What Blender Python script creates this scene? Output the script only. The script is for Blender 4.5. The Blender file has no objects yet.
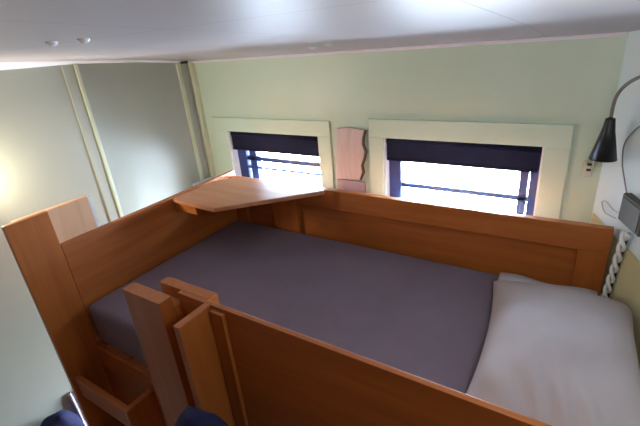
import bpy, bmesh, math, random
from mathutils import Vector, Matrix, noise

random.seed(4)
C = bpy.context.scene.collection
H = 2.45                      # height of the camera above the floor; the numbers below are heights against it

# ------------------------------------------------------------------ materials
def mat(name, base, rough=0.5, spec=0.5, coat=0.0, build=None):
    m = bpy.data.materials.new(name)
    m.use_nodes = True
    nt = m.node_tree
    b = nt.nodes['Principled BSDF']
    b.inputs['Base Color'].default_value = (*base, 1)
    b.inputs['Roughness'].default_value = rough
    b.inputs['Specular IOR Level'].default_value = spec
    b.inputs['Coat Weight'].default_value = coat
    b.inputs['Coat Roughness'].default_value = 0.25
    if build:
        build(nt, b)
    return m

def coords(nt, scale):
    tc = nt.nodes.new('ShaderNodeTexCoord')
    mp = nt.nodes.new('ShaderNodeMapping')
    mp.inputs['Scale'].default_value = scale
    nt.links.new(tc.outputs['Object'], mp.inputs['Vector'])
    return mp.outputs['Vector']

def ramp(nt, fac, stops):
    r = nt.nodes.new('ShaderNodeValToRGB')
    els = r.color_ramp.elements
    while len(els) < len(stops):
        els.new(0.5)
    for e, (p, c) in zip(els, stops):
        e.position = p
        e.color = (*c, 1)
    nt.links.new(fac, r.inputs['Fac'])
    return r.outputs['Color']

def noise_tex(nt, vec, scale, detail=4, rough=0.6, dist=0.0):
    n = nt.nodes.new('ShaderNodeTexNoise')
    n.inputs['Scale'].default_value = scale
    n.inputs['Detail'].default_value = detail
    n.inputs['Roughness'].default_value = rough
    n.inputs['Distortion'].default_value = dist
    nt.links.new(vec, n.inputs['Vector'])
    return n.outputs['Fac']

def bump(nt, b, fac, strength, dist=0.01):
    bm_ = nt.nodes.new('ShaderNodeBump')
    bm_.inputs['Strength'].default_value = strength
    bm_.inputs['Distance'].default_value = dist
    nt.links.new(fac, bm_.inputs['Height'])
    nt.links.new(bm_.outputs['Normal'], b.inputs['Normal'])

def wood(name, axis, cols, rough=0.45, coat=0.12):
    def f(nt, b):
        s = [14.0, 14.0, 14.0]
        s[axis] = 1.1
        v = coords(nt, s)
        n = noise_tex(nt, v, 1.6, 6, 0.62, 0.6)
        nt.links.new(ramp(nt, n, [(0.25, cols[0]), (0.5, cols[1]), (0.75, cols[2])]), b.inputs['Base Color'])
        bump(nt, b, n, 0.06)
    return mat(name, cols[1], rough, 0.5, coat, f)

HONEY = [(0.31, 0.084, 0.0135), (0.39, 0.113, 0.0195), (0.46, 0.140, 0.026)]
PALEW = [(0.68, 0.39, 0.22), (0.74, 0.44, 0.26), (0.78, 0.48, 0.29)]
WX, WY, WZ = (wood('honey_wood_%s' % 'xyz'[i], i, HONEY) for i in range(3))
PALEWZ = wood('pale_wood', 2, PALEW, 0.55, 0.0)  # paler than the honey wood, for the outer plank
SHELFM = wood('honey_wood_top_sheen', 0, [(0.44, 0.18, 0.085), (0.52, 0.225, 0.11), (0.58, 0.27, 0.14)], 0.38, 0.4)  # honey wood lightened: the sheen on the shelf top is in the colour

def wallf(nt, b):
    v = coords(nt, (1, 1, 1))
    n = noise_tex(nt, v, 3.0, 3)
    nt.links.new(ramp(nt, n, [(0.3, (0.585, 0.73, 0.60)), (0.7, (0.62, 0.765, 0.635))]), b.inputs['Base Color'])
    bump(nt, b, noise_tex(nt, v, 60, 2), 0.04)
GREEN = mat('pale_green_paint', (0.58, 0.59, 0.385), 0.42, 0.5, 0.0, wallf)

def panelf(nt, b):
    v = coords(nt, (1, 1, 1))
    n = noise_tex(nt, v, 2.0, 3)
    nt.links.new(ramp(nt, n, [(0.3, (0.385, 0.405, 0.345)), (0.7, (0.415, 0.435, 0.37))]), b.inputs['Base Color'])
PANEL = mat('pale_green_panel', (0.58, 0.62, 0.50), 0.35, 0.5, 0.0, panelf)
PALE = mat('pale_wall_daylight_tint', (0.74, 0.88, 0.93), 0.35)  # right wall colour with the windows' bluish daylight mixed in
OCHRE = mat('yellow_green_lower_wall', (0.62, 0.58, 0.34), 0.4)  # yellow-green for the lower part of the right wall
MATTE = mat('matt_bounce_surface', (0.58, 0.68, 0.74), 0.95, 0.0)  # pale colour of the added bounce ledge
TRIMM = mat('cream_green_gloss', (0.56, 0.60, 0.44), 0.3, 0.5, 0.0)

def ceilf(nt, b):
    # sheets with thin joints, glossy white paint
    tc = nt.nodes.new('ShaderNodeTexCoord')
    sep = nt.nodes.new('ShaderNodeSeparateXYZ')
    nt.links.new(tc.outputs['Object'], sep.inputs['Vector'])
    def line(out, pos, period, w):
        a = nt.nodes.new('ShaderNodeMath'); a.operation = 'SUBTRACT'; a.inputs[1].default_value = pos
        nt.links.new(sep.outputs[out], a.inputs[0])
        w_ = nt.nodes.new('ShaderNodeMath'); w_.operation = 'PINGPONG'; w_.inputs[1].default_value = period / 2
        nt.links.new(a.outputs[0], w_.inputs[0])
        l = nt.nodes.new('ShaderNodeMath'); l.operation = 'LESS_THAN'; l.inputs[1].default_value = w
        nt.links.new(w_.outputs[0], l.inputs[0])
        return l.outputs[0]
    mx = nt.nodes.new('ShaderNodeMath'); mx.operation = 'MAXIMUM'
    nt.links.new(line('X', -0.16, 0.475, 0.0018), mx.inputs[0])
    nt.links.new(line('Y', 0.52, 2.44, 0.0016), mx.inputs[1])
    mix = nt.nodes.new('ShaderNodeMix'); mix.data_type = 'RGBA'
    mix.inputs['A'].default_value = (0.49, 0.45, 0.485, 1)
    mix.inputs['B'].default_value = (0.33, 0.30, 0.30, 1)
    nt.links.new(mx.outputs[0], mix.inputs['Factor'])
    nt.links.new(mix.outputs['Result'], b.inputs['Base Color'])
CEIL = mat('white_ceiling_paint', (0.66, 0.64, 0.66), 0.4, 0.12, 0.0, ceilf)
CROWN = mat('white_gloss_trim', (0.80, 0.78, 0.86), 0.3)

def floorf(nt, b):
    v = coords(nt, (1.2, 14, 1))
    n = noise_tex(nt, v, 2, 5)
    nt.links.new(ramp(nt, n, [(0.3, (0.16, 0.09, 0.045)), (0.7, (0.27, 0.16, 0.085))]), b.inputs['Base Color'])
FLOOR = mat('brown_floorboards', (0.22, 0.13, 0.07), 0.45, 0.5, 0.0, floorf)

def clothf(lo, hi, sc, st):
    def f(nt, b):
        v = coords(nt, (1, 1, 1))
        n = noise_tex(nt, v, sc, 4)
        nt.links.new(ramp(nt, n, [(0.3, lo), (0.7, hi)]), b.inputs['Base Color'])
        bump(nt, b, noise_tex(nt, v, 420, 2), st, 0.002)
    return f
SHEET = mat('charcoal_violet_sheet', (0.12, 0.105, 0.135), 0.85, 0.25, 0, clothf((0.205, 0.165, 0.215), (0.230, 0.188, 0.242), 5, 0.25))
CASE = mat('off_white_cotton', (0.60, 0.54, 0.53), 0.9, 0.2, 0, clothf((0.44, 0.39, 0.40), (0.47, 0.42, 0.425), 6, 0.25))
NAVY = mat('navy_canvas', (0.012, 0.014, 0.06), 0.8, 0.3, 0, clothf((0.010, 0.012, 0.050), (0.018, 0.020, 0.080), 9, 0.4))
TOWEL = mat('white_terry', (0.75, 0.74, 0.82), 0.95, 0.1, 0, clothf((0.72, 0.71, 0.80), (0.80, 0.79, 0.86), 30, 0.6))
FRAME = mat('navy_window_paint', (0.014, 0.030, 0.12), 0.35)
BLIND = mat('black_blind_fabric', (0.010, 0.009, 0.014), 0.9, 0.2, 0, clothf((0.007, 0.008, 0.024), (0.010, 0.011, 0.031), 40, 0.3))
REVEAL = mat('white_window_reveal', (0.78, 0.80, 0.80), 0.4)
BLACK = mat('black_metal', (0.012, 0.012, 0.014), 0.38)
STEEL = mat('grey_metal', (0.16, 0.15, 0.14), 0.35)
TAUPE = mat('taupe_plastic', (0.10, 0.092, 0.075), 0.75)
WHITE = mat('white_plastic', (0.75, 0.76, 0.76), 0.4)
BEIGE = mat('beige_plastic', (0.58, 0.60, 0.48), 0.45)
SLOT = mat('dark_slot', (0.03, 0.027, 0.022), 0.7)
CORD = mat('grey_cord', (0.22, 0.23, 0.24), 0.5)
CORDW = mat('pale_cord', (0.50, 0.53, 0.56), 0.5)

def plaquef(nt, b):
    v = coords(nt, (9, 9, 1.6))
    n = noise_tex(nt, v, 2.4, 6, 0.6, 0.8)
    nt.links.new(ramp(nt, n, [(0.3, (0.56, 0.43, 0.41)), (0.7, (0.70, 0.57, 0.55))]), b.inputs['Base Color'])
PLAQUE = mat('pinkish_live_edge_wood', (0.5, 0.36, 0.29), 0.6, 0.4, 0, plaquef)
PLAQUE2 = mat('mauve_piece', (0.40, 0.31, 0.37), 0.7)  # mauve tone for the piece below the slab
BARK = mat('bark', (0.10, 0.065, 0.045), 0.9)

def glassf(m):
    nt = m.node_tree
    nt.nodes.clear()
    o = nt.nodes.new('ShaderNodeOutputMaterial')
    t = nt.nodes.new('ShaderNodeBsdfTransparent')
    g = nt.nodes.new('ShaderNodeBsdfGlossy'); g.inputs['Roughness'].default_value = 0.02
    fr = nt.nodes.new('ShaderNodeFresnel'); fr.inputs['IOR'].default_value = 1.3
    mx = nt.nodes.new('ShaderNodeMixShader')
    nt.links.new(fr.outputs[0], mx.inputs[0]); nt.links.new(t.outputs[0], mx.inputs[1]); nt.links.new(g.outputs[0], mx.inputs[2])
    nt.links.new(mx.outputs[0], o.inputs['Surface'])
GLASS = mat('window_glass', (1, 1, 1)); glassf(GLASS)

# ------------------------------------------------------------------ helpers
def V(x, y, z):
    return Vector((x, y, z + H))

def box(bm, x0, x1, y0, y1, z0, z1, bev=0.0):
    r = bmesh.ops.create_cube(bm, size=1.0)
    vs = r['verts']
    for v in vs:
        v.co = V(x0 + (v.co.x + .5) * (x1 - x0), y0 + (v.co.y + .5) * (y1 - y0), z0 + (v.co.z + .5) * (z1 - z0))
    if bev:
        es = {e for v in vs for e in v.link_edges}
        bmesh.ops.bevel(bm, geom=list(es), offset=bev, segments=2, profile=0.6, affect='EDGES')
    return bm

def B(x0, x1, y0, y1, z0, z1, bev=0.003):
    return box(bmesh.new(), x0, x1, y0, y1, z0, z1, bev)

def prism(bm, pts, z0, z1, bev=0.0):
    lo = [bm.verts.new(V(x, y, z0)) for x, y in pts]
    hi = [bm.verts.new(V(x, y, z1)) for x, y in pts]
    n = len(pts)
    fs = [bm.faces.new(lo[::-1]), bm.faces.new(hi)]
    for i in range(n):
        fs.append(bm.faces.new((lo[i], lo[(i + 1) % n], hi[(i + 1) % n], hi[i])))
    if bev:
        bmesh.ops.bevel(bm, geom=list({e for f in fs for e in f.edges}), offset=bev, segments=2, affect='EDGES')
    return bm

def tube(bm, pts, r, seg=10, r1=None):
    P = [V(*p) for p in pts]
    rings = []
    for i, p in enumerate(P):
        d = (P[min(i + 1, len(P) - 1)] - P[max(i - 1, 0)]).normalized()
        a = d.orthogonal().normalized() if i == 0 else (rings[-1][1] - d * rings[-1][1].dot(d)).normalized()
        b = d.cross(a)
        rr = r if r1 is None else r + (r1 - r) * i / (len(P) - 1)
        rings.append(([bm.verts.new(p + a * math.cos(2 * math.pi * k / seg) * rr + b * math.sin(2 * math.pi * k / seg) * rr) for k in range(seg)], a))
    for i in range(len(rings) - 1):
        A, Bq = rings[i][0], rings[i + 1][0]
        for k in range(seg):
            bm.faces.new((A[k], A[(k + 1) % seg], Bq[(k + 1) % seg], Bq[k]))
    bm.faces.new(rings[0][0][::-1]); bm.faces.new(rings[-1][0])
    return bm

def smooth_path(pts, n=6):
    out = []
    for i in range(len(pts) - 1):
        p0, p1, p2, p3 = (Vector(pts[max(0, min(len(pts) - 1, i + k))]) for k in (-1, 0, 1, 2))
        for k in range(n):
            t = k / n
            out.append(tuple(0.5 * ((2 * p1) + (p2 - p0) * t + (2 * p0 - 5 * p1 + 4 * p2 - p3) * t * t + (3 * p1 - p0 - 3 * p2 + p3) * t ** 3)))
    out.append(tuple(pts[-1]))
    return out

def lathe(bm, cx, cy, prof, seg=28):
    rings = []
    for r, z in prof:
        rings.append([bm.verts.new(V(cx + r * math.cos(2 * math.pi * k / seg), cy + r * math.sin(2 * math.pi * k / seg), z)) for k in range(seg)])
    for a, b in zip(rings, rings[1:]):
        for k in range(seg):
            bm.faces.new((a[k], a[(k + 1) % seg], b[(k + 1) % seg], b[k]))
    return bm

def obj(name, bm, m, parent=None, smooth=False, at=None):
    """links one mesh object; its mesh was drawn in room coordinates"""
    bmesh.ops.recalc_face_normals(bm, faces=bm.faces)
    if parent is not None:
        p, org = parent, Vector((0, 0, 0))
        while p is not None:
            org += p.location
            p = p.parent
        loc = Vector((0, 0, 0))
    else:
        if at is None:
            xs = [v.co for v in bm.verts]
            lo = Vector([min(v[i] for v in xs) for i in range(3)]); hi = Vector([max(v[i] for v in xs) for i in range(3)])
            at = Vector(((lo.x + hi.x) / 2, (lo.y + hi.y) / 2, lo.z))
        org = loc = at
    for v in bm.verts:
        v.co -= org
    me = bpy.data.meshes.new(name)
    bm.to_mesh(me); bm.free()
    me.materials.append(m)
    if smooth:
        for p in me.polygons:
            p.use_smooth = True
    o = bpy.data.objects.new(name, me)
    C.objects.link(o)
    o.location = loc
    o.parent = parent
    return o

def tag(o, label, cat, group=None):
    o['label'] = label; o['category'] = cat
    if group:
        o['group'] = group
    return o

def thing(name, label, cat, loc, group=None):
    o = bpy.data.objects.new(name, None)
    C.objects.link(o)
    o.location = V(*loc)
    o.empty_display_size = 0.05
    return tag(o, label, cat, group)

def struct(name, bm, m, parent=None, smooth=False, at=None):
    o = obj(name, bm, m, parent, smooth, at)
    if parent is None:
        o['kind'] = 'structure'
    return o

ORIGIN = Vector((0, 0, 0))
XL, YW, YB, FL = -2.171, 1.9, -1.4, -H

# ------------------------------------------------------------------ room shell
PROF = [(-1.55, .085), (-.9, .09), (-.4, .083), (0, .068), (.25, .053), (.5, .036), (.8, .016), (1.1, -.004), (1.35, -.022), (1.6, -.044), (1.78, -.063), (1.9, -.075), (2.02, -.089)]
def ceil_z(y):
    for (a, za), (b, zb) in zip(PROF, PROF[1:]):
        if a <= y <= b:
            return za + (zb - za) * (y - a) / (b - a)
    return PROF[-1][1]

def wall_right_x(y):
    return 0.094 + 0.36 * (YW - y)

struct('floor', B(XL - .12, 1.6, YB - .12, YW + .15, FL - .1, FL, 0), FLOOR, at=V(0, 0, FL))

bm = bmesh.new()
lo, hi = [], []
for y, z in PROF:
    lo.append([bm.verts.new(V(x, y, z)) for x in (XL - .12, -1.2, -.4, 1.6)])
    hi.append([bm.verts.new(V(x, y, z + .06)) for x in (XL - .12, -1.2, -.4, 1.6)])
for i in range(len(PROF) - 1):
    for k in range(3):
        bm.faces.new((lo[i][k], lo[i][k + 1], lo[i + 1][k + 1], lo[i + 1][k]))
        bm.faces.new((hi[i][k], hi[i + 1][k], hi[i + 1][k + 1], hi[i][k + 1]))
for i in range(len(PROF) - 1):
    bm.faces.new((lo[i][0], lo[i + 1][0], hi[i + 1][0], hi[i][0]))
    bm.faces.new((lo[i][3], hi[i][3], hi[i + 1][3], lo[i + 1][3]))
for k in range(3):
    bm.faces.new((lo[0][k], hi[0][k], hi[0][k + 1], lo[0][k + 1]))
    bm.faces.new((lo[-1][k], lo[-1][k + 1], hi[-1][k + 1], hi[-1][k]))
struct('ceiling', bm, CEIL, smooth=True, at=V(0, 0, 0))

# window wall: one slab with two openings
WIN = [(-1.945, -1.245, -1.10, -.512), (-.845, -.118, -1.10, -.500)]
TOPZ = -.03
def slab_wall(name, x0, x1, y, yo, ztop, wins, m, low={}):
    xs = [x0] + [c for w in wins for c in w[:2]] + [x1]
    bm = bmesh.new()
    def quad(*p):
        bm.faces.new([bm.verts.new(V(*q)) for q in p])
    for yy in (y, yo):
        for a, b in zip(xs, xs[1:]):
            w = next((w for w in wins if abs(w[0] - a) < 1e-6), None)
            for z0, z1 in ([(FL - .05, ztop)] if w is None else ([(FL - .05, w[2]), (w[3], ztop)] if a not in low else [(FL - .05, low[a][2]), (low[a][3], w[2]), (w[3], ztop)])):
                quad((a, yy, z0), (b, yy, z0), (b, yy, z1), (a, yy, z1))
    for x in (x0, x1):
        quad((x, y, FL - .05), (x, yo, FL - .05), (x, yo, ztop), (x, y, ztop))
    for z in (FL - .05, ztop):
        quad((x0, y, z), (x1, y, z), (x1, yo, z), (x0, yo, z))
    for w in list(wins) + list(low.values()):
        for x in w[:2]:
            quad((x, y, w[2]), (x, yo, w[2]), (x, yo, w[3]), (x, y, w[3]))
        for z in w[2:]:
            quad((w[0], y, z), (w[1], y, z), (w[1], yo, z), (w[0], yo, z))
    bmesh.ops.remove_doubles(bm, verts=bm.verts, dist=1e-5)
    return struct(name, bm, m, at=V((x0 + x1) / 2, y, FL))
YO = YW + .12
LOW = (-1.945, -1.245, -2.05, -1.64)        # unseen opening behind the bed, added to brighten the lower left wall
slab_wall('wall_back', XL - .12, .194, YW, YO, TOPZ, WIN, GREEN, {WIN[0][0]: LOW})
slab_wall('wall_front', XL - .1, 1.6, YB, YB - .1, .12, [], WX)

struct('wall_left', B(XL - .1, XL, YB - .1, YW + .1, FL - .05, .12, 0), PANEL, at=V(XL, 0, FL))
# the right wall runs a little askew to the window wall
a, b = (wall_right_x(YW + .11), YW + .11), (wall_right_x(YB - .1), YB - .1)
bm = prism(bmesh.new(), [a, b, (b[0] + .1, b[1]), (a[0] + .1, a[1])], FL - .05, .12)
struct('wall_right', bm, PALE, at=V(.6, .3, FL))

# crown along the left wall, battens, corner trim
bm = bmesh.new()
OBS = [(-1.38, -.01), (.3, -.012), (.84, -.018), (1.17, -.022), (1.5, -.045), (1.8, -.075), (1.89, -.085)]
rows = []
for y, zb in OBS:
    zt = ceil_z(y) + .01
    rows.append([bm.verts.new(V(x, y, z)) for x, z in ((XL - .004, zb), (XL + .012, zb), (XL + .026, zb * .6 + zt * .4), (XL + .085, zt), (XL - .004, zt))])
for r0, r1 in zip(rows, rows[1:]):
    for k in range(5):
        bm.faces.new((r0[k], r0[(k + 1) % 5], r1[(k + 1) % 5], r1[k]))
bm.faces.new(rows[0]); bm.faces.new(rows[-1][::-1])
struct('trim_1', bm, CROWN, at=V(XL, .5, 0))
def batten(n, y0, y1, t, m):
    struct('trim_%d' % n, B(XL - .003, XL + t, y0, y1, FL, min(-.012, ceil_z(y1) - .012), .004), m)
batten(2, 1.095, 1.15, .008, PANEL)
batten(3, 1.152, 1.172, .016, TRIMM)
batten(4, 1.775, 1.80, .014, TRIMM)
struct('trim_5', B(XL - .003, XL + .032, 1.866, 1.902, FL, -.078, .008), TRIMM)
# a small crown bead over the window wall
bm = bmesh.new()
tube(bm, [(XL, 1.893, -.076), (.09, 1.893, -.076)], .011, 8)
struct('trim_6', bm, CROWN)

# window casings and the windows in them
SLIT = {(1, False): .020, (2, True): .007}
def window(n, w, cas, ztop, inset, ncross):
    x0, x1, z0, z1 = w
    c0, c1 = cas
    bm = bmesh.new()
    box(bm, c0, c1, YW - .014, YW + .004, z1, ztop, .003)
    box(bm, c0, x0, YW - .014, YW + .004, z0 - .08, z1, .003)
    box(bm, x1, c1, YW - .014, YW + .004, z0 - .08, z1, .003)
    box(bm, x0, x1, YW - .020, YW + .004, z0 - .06, z0, .003)
    struct('trim_%d' % (6 + n), bm, GREEN)
    root = bpy.data.objects.new('window_%d' % n, None); C.objects.link(root)
    root.location = V((x0 + x1) / 2, YW + .07, z0); root['kind'] = 'structure'
    bm = bmesh.new()                                      # white lining of the opening
    e = .006
    box(bm, x0, x0 + e, YW - .004, YW + .045, z0, z1); box(bm, x1 - e, x1, YW - .004, YW + .045, z0, z1)
    box(bm, x0, x1, YW - .004, YW + .045, z0, z0 + e)
    obj('window_lining', bm, REVEAL, root)
    bm = bmesh.new()
    fl, fr = inset
    ya, yb = YW + .045, YW + .10
    for side, w_ in ((x0, fl), (x1, -fr)):
        # outer stile, a slit of light, then the sash stile
        slit = SLIT.get((n, side > (x0 + x1) / 2), 0) / abs(w_)
        for p, q in (((0, .50), (.50 + slit, 1)) if slit else ((0, 1),)):
            e0, e1 = sorted((side + w_ * p, side + w_ * q))
            box(bm, e0, e1, ya + (.012 if p else 0), yb, z0, z1, .003)
    box(bm, x0, x1, ya, yb, z0, z0 + .05, .004); box(bm, x0, x1, ya, yb, z1 - .05, z1, .004)
    obj('window_frame', bm, FRAME, root)
    for z, t in ncross:
        obj('glazing_bar', B(x0 + .02, x1 - .02, ya + .012, yb - .01, z - t / 2, z + t / 2, .003), FRAME, root)
    obj('pane', B(x0 + .02, x1 - .02, yb - .030, yb - .026, z0 + .03, z1 - .03, 0), GLASS, root)
window(1, WIN[0], (-2.065, -1.163), -.424, (.155, .02), [(-.706, .030), (-.768, .014)])
window(2, WIN[1], (-.930, -.022), -.405, (.072, .085), [(-.768, .024)])

# unseen ledge added behind the bunk: closes the gap, bounces daylight up
struct('trim_9', B(XL - .003, .120, 1.7055, 1.881, -.862, -.838, .004), MATTE)

def blind(w, zb, label):
    x0, x1, z0, z1 = w
    t = thing('roller_blind', label, 'window blind', ((x0 + x1) / 2, YW + .025, z1), 'black roller blinds in the two windows')
    g = .008
    bm = bmesh.new(); tube(bm, [(x0 + g, YW + .024, z1 - .022), (x1 - g, YW + .024, z1 - .022)], .019, 16)
    obj('roller_tube', bm, BLIND, t, True)
    obj('fabric', B(x0 + g + .002, x1 - g - .002, YW + .008, YW + .0105, zb + .01, z1 - .018, 0), BLIND, t)
    obj('bottom_bar', B(x0 + g + .002, x1 - g - .002, YW + .004, YW + .016, zb, zb + .014, .004), BLIND, t)
blind(WIN[0], -.638, 'black roller blind part lowered in the left window, over two glazing bars')
blind(WIN[1], -.622, 'black roller blind part lowered in the wider right window nearest the lamp')

# ------------------------------------------------------------------ the bunk bed
bed = thing('bunk_bed', 'honey brown wooden upper bunk with panelled rails, corner shelf and ladder steps', 'bunk bed', (-.8, 1.15, FL))
XE, XH = -1.748, .157
def part(name, bm, m, parent=bed, smooth=False, label=None):
    o = obj(name, bm, m, parent, smooth)
    if label:
        o['label'] = label
    return o
part('end_board', B(XE - .024, XE, .657, 1.70, -1.27, -.700), WY)
part('corner_post', B(XE - .024, XE, .498, .656, FL, -.545), WZ)
pp = part('outer_plank', B(XE - .054, XE - .0245, .54, .832, -1.27, -.549), PALEWZ, label='paler plank standing behind the corner post')
part('edge_strip', B(XE - .052, XE - .026, .8325, .846, -.70, -.556, .001), WHITE, pp, label='narrow white strip on the plank edge')
part('back_panel', B(XE + .001, XH, 1.6845, 1.70, -1.27, -.738), WX)
fr = part('back_rail', B(XE + .001, XH, 1.650, 1.684, -.830, -.727), WX)
part('rail_batten', B(-1.447, -1.272, 1.653, 1.684, -1.18, -.8305), WZ)
part('rail_batten', B(.060, XH, 1.653, 1.684, -1.18, -.8305), WZ)
part('rail_batten', B(XE + .001, -1.66, 1.653, 1.684, -1.18, -.8305), WZ)
# front: panel, its outer frame, the ladder posts
part('front_panel', B(-1.0, XH + .25, .638, .654, -1.27, -.700, .002), WX)
part('front_batten', B(-.848, -.795, .624, .6375, -1.27, -.712), WZ)
part('ladder_post', B(-1.192, -1.003, .570, .617, FL, -.700), WZ)
part('inner_post', B(-1.110, -.877, .6545, .692, -.998, -.700), WZ)
part('spacer_block', B(-1.108, -1.004, .6175, .6545, -1.27, -.742), WZ)
part('ladder_cheek', B(-.878, -.852, .520, .6375, -1.6, -.700), WZ)
part('side_rail', B(XE + .001, -1.111, .640, .690, -1.335, -1.217), WX)
part('side_rail', B(XE + .001, XH, 1.650, 1.6675, -1.335, -1.19), WX)
part('head_board', B(XH - .026, XH, .657, 1.6495, -1.335, -1.035), WY)
part('leg', B(XH - .09, XH - .03, .66, .70, FL, -1.336), WZ)
part('leg', B(XH - .09, XH - .03, 1.60, 1.64, FL, -1.336), WZ)
part('leg', B(XE + .002, XE + .062, 1.60, 1.64, FL, -1.336), WZ)
bm = bmesh.new()
n = 12
for i in range(n):
    x = XE + .04 + i * (XH - XE - .13) / (n - 1)
    box(bm, x - .03, x + .03, .66, 1.648, -1.222, -1.205, .002)
part('slats', bm, WY)
# ladder steps: open trays between the corner post and a side cheek
for zt in (-1.30, -1.62, -1.94):
    part('ladder_step', B(XE + .001, -1.3855, .515, .540, zt - .105, zt), WX)
part('ladder_back', B(XE + .001, -1.112, .6395, .654, -2.3, -1.336), WX)
part('step_cheek', B(-1.385, -1.358, .515, .639, FL, -1.30), WZ)
# corner shelf, chamfered, on two cleats
shelf = part('corner_shelf', prism(bmesh.new(), [(-1.742, 1.222), (-1.425, 1.205), (-1.042, 1.590), (-1.050, 1.612), (-1.668, 1.612), (-1.735, 1.50)], -.727, -.706, .003), SHELFM)
part('shelf_cleat', B(-1.745, -1.58, 1.228, 1.262, -.775, -.7275), WX, shelf)
part('shelf_cleat', B(-1.745, -1.715, 1.265, 1.60, -.775, -.7275), WY, shelf)

# ------------------------------------------------------------------ bedding
def mattress():
    bm = bmesh.new()
    x0, x1, y0, y1, z0, z1 = XE + .004, XH - .030, .657, 1.648, -1.204, -1.0
    box(bm, x0, x1, y0, y1, z0, z1)
    bmesh.ops.bevel(bm, geom=list(bm.edges), offset=.03, segments=4, profile=.5, affect='EDGES')
    return bm
mat_t = thing('mattress', 'dark grey sheeted mattress lying inside the wooden bunk', 'mattress', (-.8, 1.15, -1.204))
obj('fitted_sheet', mattress(), SHEET, mat_t, True)

def pillow(cx, cy, z0, w, l, t, rot, nx=44, ny=56):
    bm = bmesh.new()
    top, bot = [], []
    for j in range(ny + 1):
        rt, rb = [], []
        for i in range(nx + 1):
            u, v = 2 * i / nx - 1, 2 * j / ny - 1
            pinch = 1 - .115 * (1 - abs(v) ** 2.2) * abs(u) ** 3
            pin2 = 1 - .035 * (1 - abs(u) ** 2.2) * abs(v) ** 3
            x, y = u * w / 2 * pinch, v * l / 2 * pin2
            hgt = max(0, (1 - abs(u) ** 2.6)) ** .55 * max(0, (1 - abs(v) ** 2.8)) ** .55
            p = Vector((x * 7, y * 7, 2.0))
            wr = noise.noise(p) * .010 + noise.noise(Vector((x * 26, y * 11 + 3, 0))) * .004
            # pull creases towards the near end
            cr = math.exp(-((v + .78) / .22) ** 2) * math.sin(u * 19 + v * 7 + 2 * math.sin(u * 5)) * .010
            X = cx + x * math.cos(rot) - y * math.sin(rot)
            Y = cy + x * math.sin(rot) + y * math.cos(rot)
            X = min(X, wall_right_x(Y) - .012)
            zt = z0 + t * .30 + (t * .70 * hgt + (wr + cr) * hgt ** .6)
            zb = z0 + t * .30 - t * .30 * min(1, hgt * 1.6)
            rt.append(bm.verts.new(V(X, Y, zt))); 
            rb.append(rt[-1] if i in (0, nx) or j in (0, ny) else bm.verts.new(V(X, Y, zb)))
        top.append(rt); bot.append(rb)
    for j in range(ny):
        for i in range(nx):
            bm.faces.new((top[j][i], top[j][i + 1], top[j + 1][i + 1], top[j + 1][i]))
            bm.faces.new((bot[j][i], bot[j + 1][i], bot[j + 1][i + 1], bot[j][i + 1]))
    return bm
pl = thing('pillow', 'large off-white pillow at the head of the bunk under the black lamp', 'pillow', (.04, 1.16, -.998))
obj('pillowcase', pillow(.040, 1.165, -.998, .46, .70, .15, math.radians(3), 44, 56), CASE, pl, True)
bm = bmesh.new()
g = []
for i in range(13):
    u = i / 12
    x = -.190 + u * .33
    wv = math.sin(u * 9) * .004
    g.append([bm.verts.new(V(x, 1.500 + wv, -.948)), bm.verts.new(V(x, 1.545 + wv, -.935 + wv)), bm.verts.new(V(x, 1.547 + wv, -.943 + wv)), bm.verts.new(V(x, 1.500 + wv, -.956))])
for a, b in zip(g, g[1:]):
    for k in range(4):
        bm.faces.new((a[k], a[(k + 1) % 4], b[(k + 1) % 4], b[k]))
bm.faces.new(g[0]); bm.faces.new(g[-1][::-1])
obj('pillowcase_hem', bm, CASE, pl, True)

# ------------------------------------------------------------------ wall things
pq = thing('wood_plaque', 'pinkish live-edge wood slab hanging on the wall between the windows', 'wall plaque', (-1.03, YW - .02, -.82))
R = [(-.945, -.461), (-.958, -.500), (-.962, -.535), (-.946, -.575), (-.957, -.615), (-.972, -.652), (-.966, -.69), (-.985, -.735)]
def slab(pts, y0, y1):
    bm = bmesh.new()
    a = [bm.verts.new(V(x, y0, z)) for x, z in pts]; b = [bm.verts.new(V(x, y1, z)) for x, z in pts]
    bm.faces.new(a); bm.faces.new(b[::-1])
    for i in range(len(pts)):
        j = (i + 1) % len(pts)
        bm.faces.new((a[i], b[i], b[j], a[j]))
    return bm
obj('slab', slab([(-1.108, -.457), (-1.03, -.452)] + R + [(-1.130, -.745), (-1.118, -.60)], YW - .030, YW - .015), PLAQUE, pq)
obj('bark_edge', slab([(x + .001, z) for x, z in R] + [(x + .011, z - .002) for x, z in R[::-1]], YW - .028, YW - .015), BARK, pq)
obj('lower_piece', slab([(-1.128, -.747), (-.957, -.749), (-.955, -.835), (-1.122, -.845)], YW - .027, YW - .015), PLAQUE2, pq)

so = thing('wall_socket', 'small beige wall socket with two dark slots on the green wall left of the lamp', 'socket', (.048, YW, -.61))
obj('cover_plate', B(.030, .066, YW - .008, YW + .001, -.615, -.548, .003), BEIGE, so)
for z in (-.562, -.585):
    obj('slot', B(.044, .060, YW - .0095, YW - .006, z - .005, z + .005, 0), SLOT, so)

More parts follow.
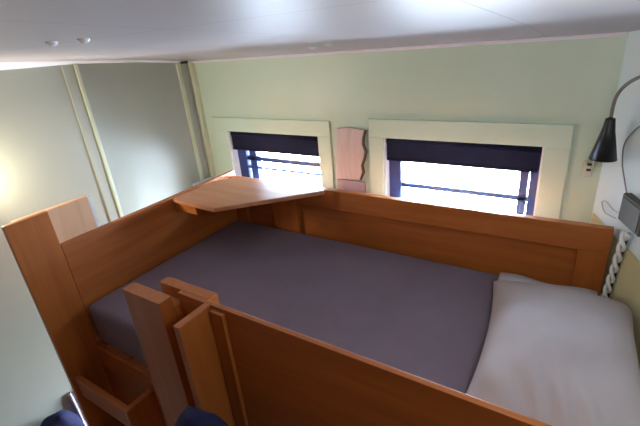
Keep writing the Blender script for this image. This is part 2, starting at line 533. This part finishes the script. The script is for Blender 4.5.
# lamp: gooseneck from the right wall
lamp = thing('reading_lamp', 'black conical reading lamp on a curved gooseneck from the right wall', 'lamp', (.30, 1.33, -.25))
LX, LY = .083, 1.72
bm = lathe(bmesh.new(), LX, LY, [(.006, -.338), (.0145, -.342), (.016, -.350), (.021, -.385), (.044, -.487), (.042, -.487), (.019, -.388), (.012, -.354), (.0, -.352)])
obj('lamp_shade', bm, BLACK, lamp, True)
bm = bmesh.new()
tube(bm, smooth_path([(LX, LY, -.336), (LX, LY, -.300), (.087, 1.715, -.266), (.101, 1.69, -.231), (.128, 1.62, -.196), (.170, 1.53, -.172), (.215, 1.46, -.172), (.262, 1.415, -.192)]), .0058, 10)
obj('gooseneck', bm, STEEL, lamp, True)
bm = lathe(bmesh.new(), LX, LY, [(.0, -.375), (.014, -.375), (.018, -.40), (.014, -.425), (.0, -.432)], 16)
obj('bulb', bm, WHITE, lamp, True)
d = Vector((1, .36, 0)).normalized()
bm = bmesh.new(); tube(bm, [(.258, 1.413, -.192), (wall_right_x(1.424) - .001, 1.424, -.192)], .03, 20)
obj('wall_base', bm, BLACK, lamp, True)

def on_wall(bm, y0, y1, z0, z1, t, bev=.003, off=0.0):
    """box lying on the askew right wall"""
    a = Vector((wall_right_x(y0), y0)); b = Vector((wall_right_x(y1), y1)); nrm = Vector((-1, -.36)).normalized()
    pts = [a + nrm * off, b + nrm * off, b + nrm * (off + t), a + nrm * (off + t)]
    return prism(bm, [tuple(p) for p in pts], z0, z1, bev)
bx = thing('socket_box', 'taupe grey electrical box on the right wall just above the rail end', 'electrical box', (.18, 1.64, -.70))
obj('box_body', on_wall(bmesh.new(), 1.520, 1.655, -.680, -.580, .026), TAUPE, bx)
obj('face_plate', on_wall(bmesh.new(), 1.530, 1.645, -.670, -.590, .003, .001, .0262), TAUPE, bx)

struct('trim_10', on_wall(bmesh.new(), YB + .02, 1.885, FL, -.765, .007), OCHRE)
cd = thing('twisted_cable', 'white twisted cable slanting down the wall beside the end of the back rail', 'cable', (.17, 1.66, -1.05))
nrm = Vector((-1, -.36)).normalized()
def wp(y, z, off):
    return (wall_right_x(y) + nrm.x * off, y + nrm.y * off, z)
for ph in (0, math.pi):                       # two white leads twisted round each other
    bm = bmesh.new()
    pts = []
    for k in range(61):
        t = k / 60
        a = ph + t * 2 * math.pi * 3.5
        pts.append(wp(1.595 + .040 * t + .011 * math.cos(a), -.705 - .335 * t, .020 + .007 * math.sin(a)))
    tube(bm, pts, .0065, 8)
    obj('cable_strand', bm, WHITE, cd, True)
bm = bmesh.new(); tube(bm, [wp(1.595, -.705, .0115), wp(1.635, -1.04, .0115)], .005, 8)
obj('cable_sleeve', bm, SLOT, cd, True)

bm = bmesh.new()
tube(bm, smooth_path([wp(1.60, -.31, .006), wp(1.69, -.36, .006), wp(1.755, -.43, .006), wp(1.745, -.50, .006), wp(1.70, -.56, .006), wp(1.672, -.60, .006), wp(1.676, -.66, .006)]), .0023, 8)
tag(obj('lamp_cord', bm, CORD, None, True), 'thin grey cord hanging down the right wall into the taupe box', 'cord')
bm = bmesh.new()
tube(bm, smooth_path([wp(1.685, -.672, .008), wp(1.73, -.678, .010), wp(1.79, -.672, .010), wp(1.82, -.690, .010), wp(1.78, -.712, .012), wp(1.735, -.706, .012), wp(1.70, -.700, .010)]), .0021, 8)
tag(obj('loose_cord', bm, CORDW, None, True), 'pale loose cord loop lying on the right wall left of the taupe box', 'cord')

# little white caps on the ceiling
CAPS = [(-.961, .482, 'far left of the ceiling, first of a pair'), (-.871, .500, ''), (-.971, 1.49, ''), (-.834, 1.40, '')]
labs = ['small white ceiling cap, the one farthest left in the photo', 'small white ceiling cap just right of the farthest left one',
        'small white ceiling cap above the wall between the windows, left one', 'small white ceiling cap above the wall between the windows, right one']
for (x, y, _), l in zip(CAPS, labs):
    z = ceil_z(y)
    s = .012 if y < 1 else .020
    o = obj('ceiling_cap', lathe(bmesh.new(), x, y, [(s, z + .002), (s, z - .003), (s * .7, z - .007), (s * .3, z - .009), (0, z - .0095)], 20), WHITE, None, True)
    tag(o, l, 'ceiling cap', 'small white caps on the ceiling')
bm = B(-2.155, -2.118, 1.80, 1.83, -.082, -.068, .002)
tag(obj('corner_hook', bm, BLACK), 'tiny black hook under the ceiling in the far left corner', 'hook')

# ------------------------------------------------------------------ bags below
def lump(cx, cy, zc, rx, ry, rz, seed, p=2.6, seg=40, rings=24):
    bm = bmesh.new()
    rows = []
    for j in range(rings + 1):
        th = math.pi * j / rings
        row = []
        for i in range(seg):
            ph = 2 * math.pi * i / seg
            d = Vector((math.sin(th) * math.cos(ph), math.sin(th) * math.sin(ph), math.cos(th)))
            s = (abs(d.x) ** p + abs(d.y) ** p + abs(d.z) ** p) ** (-1 / p)
            q = d * s * (1 + .05 * noise.noise(d * 2.3 + Vector((seed, 0, 0))) + .02 * noise.noise(d * 7 + Vector((seed, 4, 0))))
            row.append(bm.verts.new(V(cx + q.x * rx, cy + q.y * ry, zc + q.z * rz)))
        rows.append(row)
    for a, b in zip(rows, rows[1:]):
        for i in range(seg):
            bm.faces.new((a[i], a[(i + 1) % seg], b[(i + 1) % seg], b[i]))
    bmesh.ops.remove_doubles(bm, verts=bm.verts, dist=1e-5)
    return bm
bg = thing('hanging_bag', 'navy fabric bag hanging low on the left wall behind the corner post', 'bag', (-2.08, .50, -2.05))
obj('bag_body', lump(-2.087, .462, -1.880, .080, .105, .20, 1.0), NAVY, bg, True)
bm = bmesh.new(); tube(bm, smooth_path([(-2.11, .42, -1.82), (-2.15, .44, -1.78), (-2.165, .462, -1.77), (-2.15, .485, -1.78), (-2.11, .505, -1.82)]), .007, 8)
obj('strap', bm, NAVY, bg, True)
tw = thing('towel', 'white cloth hanging beside the navy bag behind the corner post', 'towel', (-2.13, .70, -1.95))
bm = bmesh.new()
g = []
for i in range(15):
    y = .580 + .085 * i / 14
    w = math.sin(i * 1.3) * .008
    g.append([[bm.verts.new(V(XL + .007 + w + k * .006 + off, y, z)) for off in (0, .008)] for k, z in enumerate((-1.675, -1.74, -1.83, -1.95, -2.10))])
for a, b in zip(g, g[1:]):
    for k in range(4):
        for f in (0, 1):
            bm.faces.new((a[k][f], a[k + 1][f], b[k + 1][f], b[k][f]))
    bm.faces.new((a[0][0], a[0][1], b[0][1], b[0][0])); bm.faces.new((a[4][0], a[4][1], b[4][1], b[4][0]))
for r in (g[0], g[-1]):
    for k in range(4):
        bm.faces.new((r[k][0], r[k][1], r[k + 1][1], r[k + 1][0]))
obj('cloth', bm, TOWEL, tw, True)
BGX = -.76
b2 = thing('shoulder_bag', 'navy bag hanging on the outer side of the front rail at the ladder post', 'bag', (-.72, .53, -1.45))
obj('bag_body', lump(BGX, .455, -1.115, .125, .055, .20, 6.0), NAVY, b2, True)
bm = bmesh.new(); tube(bm, smooth_path([(BGX - .12, .47, -1.26), (BGX - .11, .53, -1.25), (BGX - .10, .622, -1.26), (BGX - .06, .622, -1.27), (BGX - .05, .53, -1.27), (BGX - .04, .47, -1.26)]), .006, 8)
obj('strap', bm, NAVY, b2, True)

# ------------------------------------------------------------------ light
sc = bpy.context.scene
w = bpy.data.worlds.new('sky'); sc.world = w
w.use_nodes = True
nt = w.node_tree
bgn = nt.nodes['Background']
tc = nt.nodes.new('ShaderNodeTexCoord'); sp = nt.nodes.new('ShaderNodeSeparateXYZ')
nt.links.new(tc.outputs['Generated'], sp.inputs['Vector'])
mr = nt.nodes.new('ShaderNodeMapRange'); mr.inputs['From Min'].default_value = -.4; mr.inputs['From Max'].default_value = .4
nt.links.new(sp.outputs['Z'], mr.inputs['Value'])
col = ramp(nt, mr.outputs['Result'], [(0.0, (.36, .44, .54)), (0.45, (.66, .80, 1.0)), (1.0, (.64, .79, 1.0))])
nt.links.new(col, bgn.inputs['Color'])
bgn.inputs['Strength'].default_value = 90.0

def portal(w, y, rx):
    L = bpy.data.lights.new('daylight_portal', 'AREA'); L.shape = 'RECTANGLE'
    L.size = w[1] - w[0]; L.size_y = w[3] - w[2]
    L.cycles.is_portal = True
    o = bpy.data.objects.new('daylight_portal', L); C.objects.link(o)
    o.location = V((w[0] + w[1]) / 2, y, (w[2] + w[3]) / 2)
    o.rotation_euler = (math.radians(rx), 0, 0)
for q in WIN + [LOW]:
    portal(q, YO + .01, -90)
def point(name, loc, e, colr, r):
    L = bpy.data.lights.new(name, 'POINT'); L.energy = e; L.color = colr; L.shadow_soft_size = r
    o = bpy.data.objects.new(name, L); C.objects.link(o); o.location = V(*loc)
L = bpy.data.lights.new('wall_lamp_light', 'AREA'); L.shape = 'DISK'; L.size = .14; L.energy = 5.5; L.color = (1, .89, .68)
o = bpy.data.objects.new('wall_lamp_light', L); C.objects.link(o); o.location = V(-2.085, .50, -.45)
o.rotation_euler = Vector((.62, .78, .08)).to_track_quat('-Z', 'Y').to_euler()

point('overhead_fill_light', (.14, .55, -.075), 5.2, (.95, 1, .98), .07)  # unseen fill added to lift the window wall and back rail

# ------------------------------------------------------------------ camera
cam = bpy.data.cameras.new('camera'); co = bpy.data.objects.new('camera', cam); C.objects.link(co)
RT = Vector((0.84532319, 0.52774046, -0.08317882)); UP = Vector((-0.14676819, 0.3790926, 0.91364539)); FW = Vector((-0.51370012, 0.76011763, -0.39791128))
m = Matrix((RT, UP, -FW)).transposed().to_4x4(); m.translation = V(0, 0, 0)
co.matrix_world = m
cam.sensor_width = 36.0; cam.lens = 404.67 / 640 * 36; cam.clip_start = .01
sc.camera = co
sc.view_settings.view_transform = 'Standard'; sc.view_settings.look = 'None'
sc.view_settings.exposure = 0.38; sc.view_settings.gamma = 1.0
sc.view_settings.use_curve_mapping = False
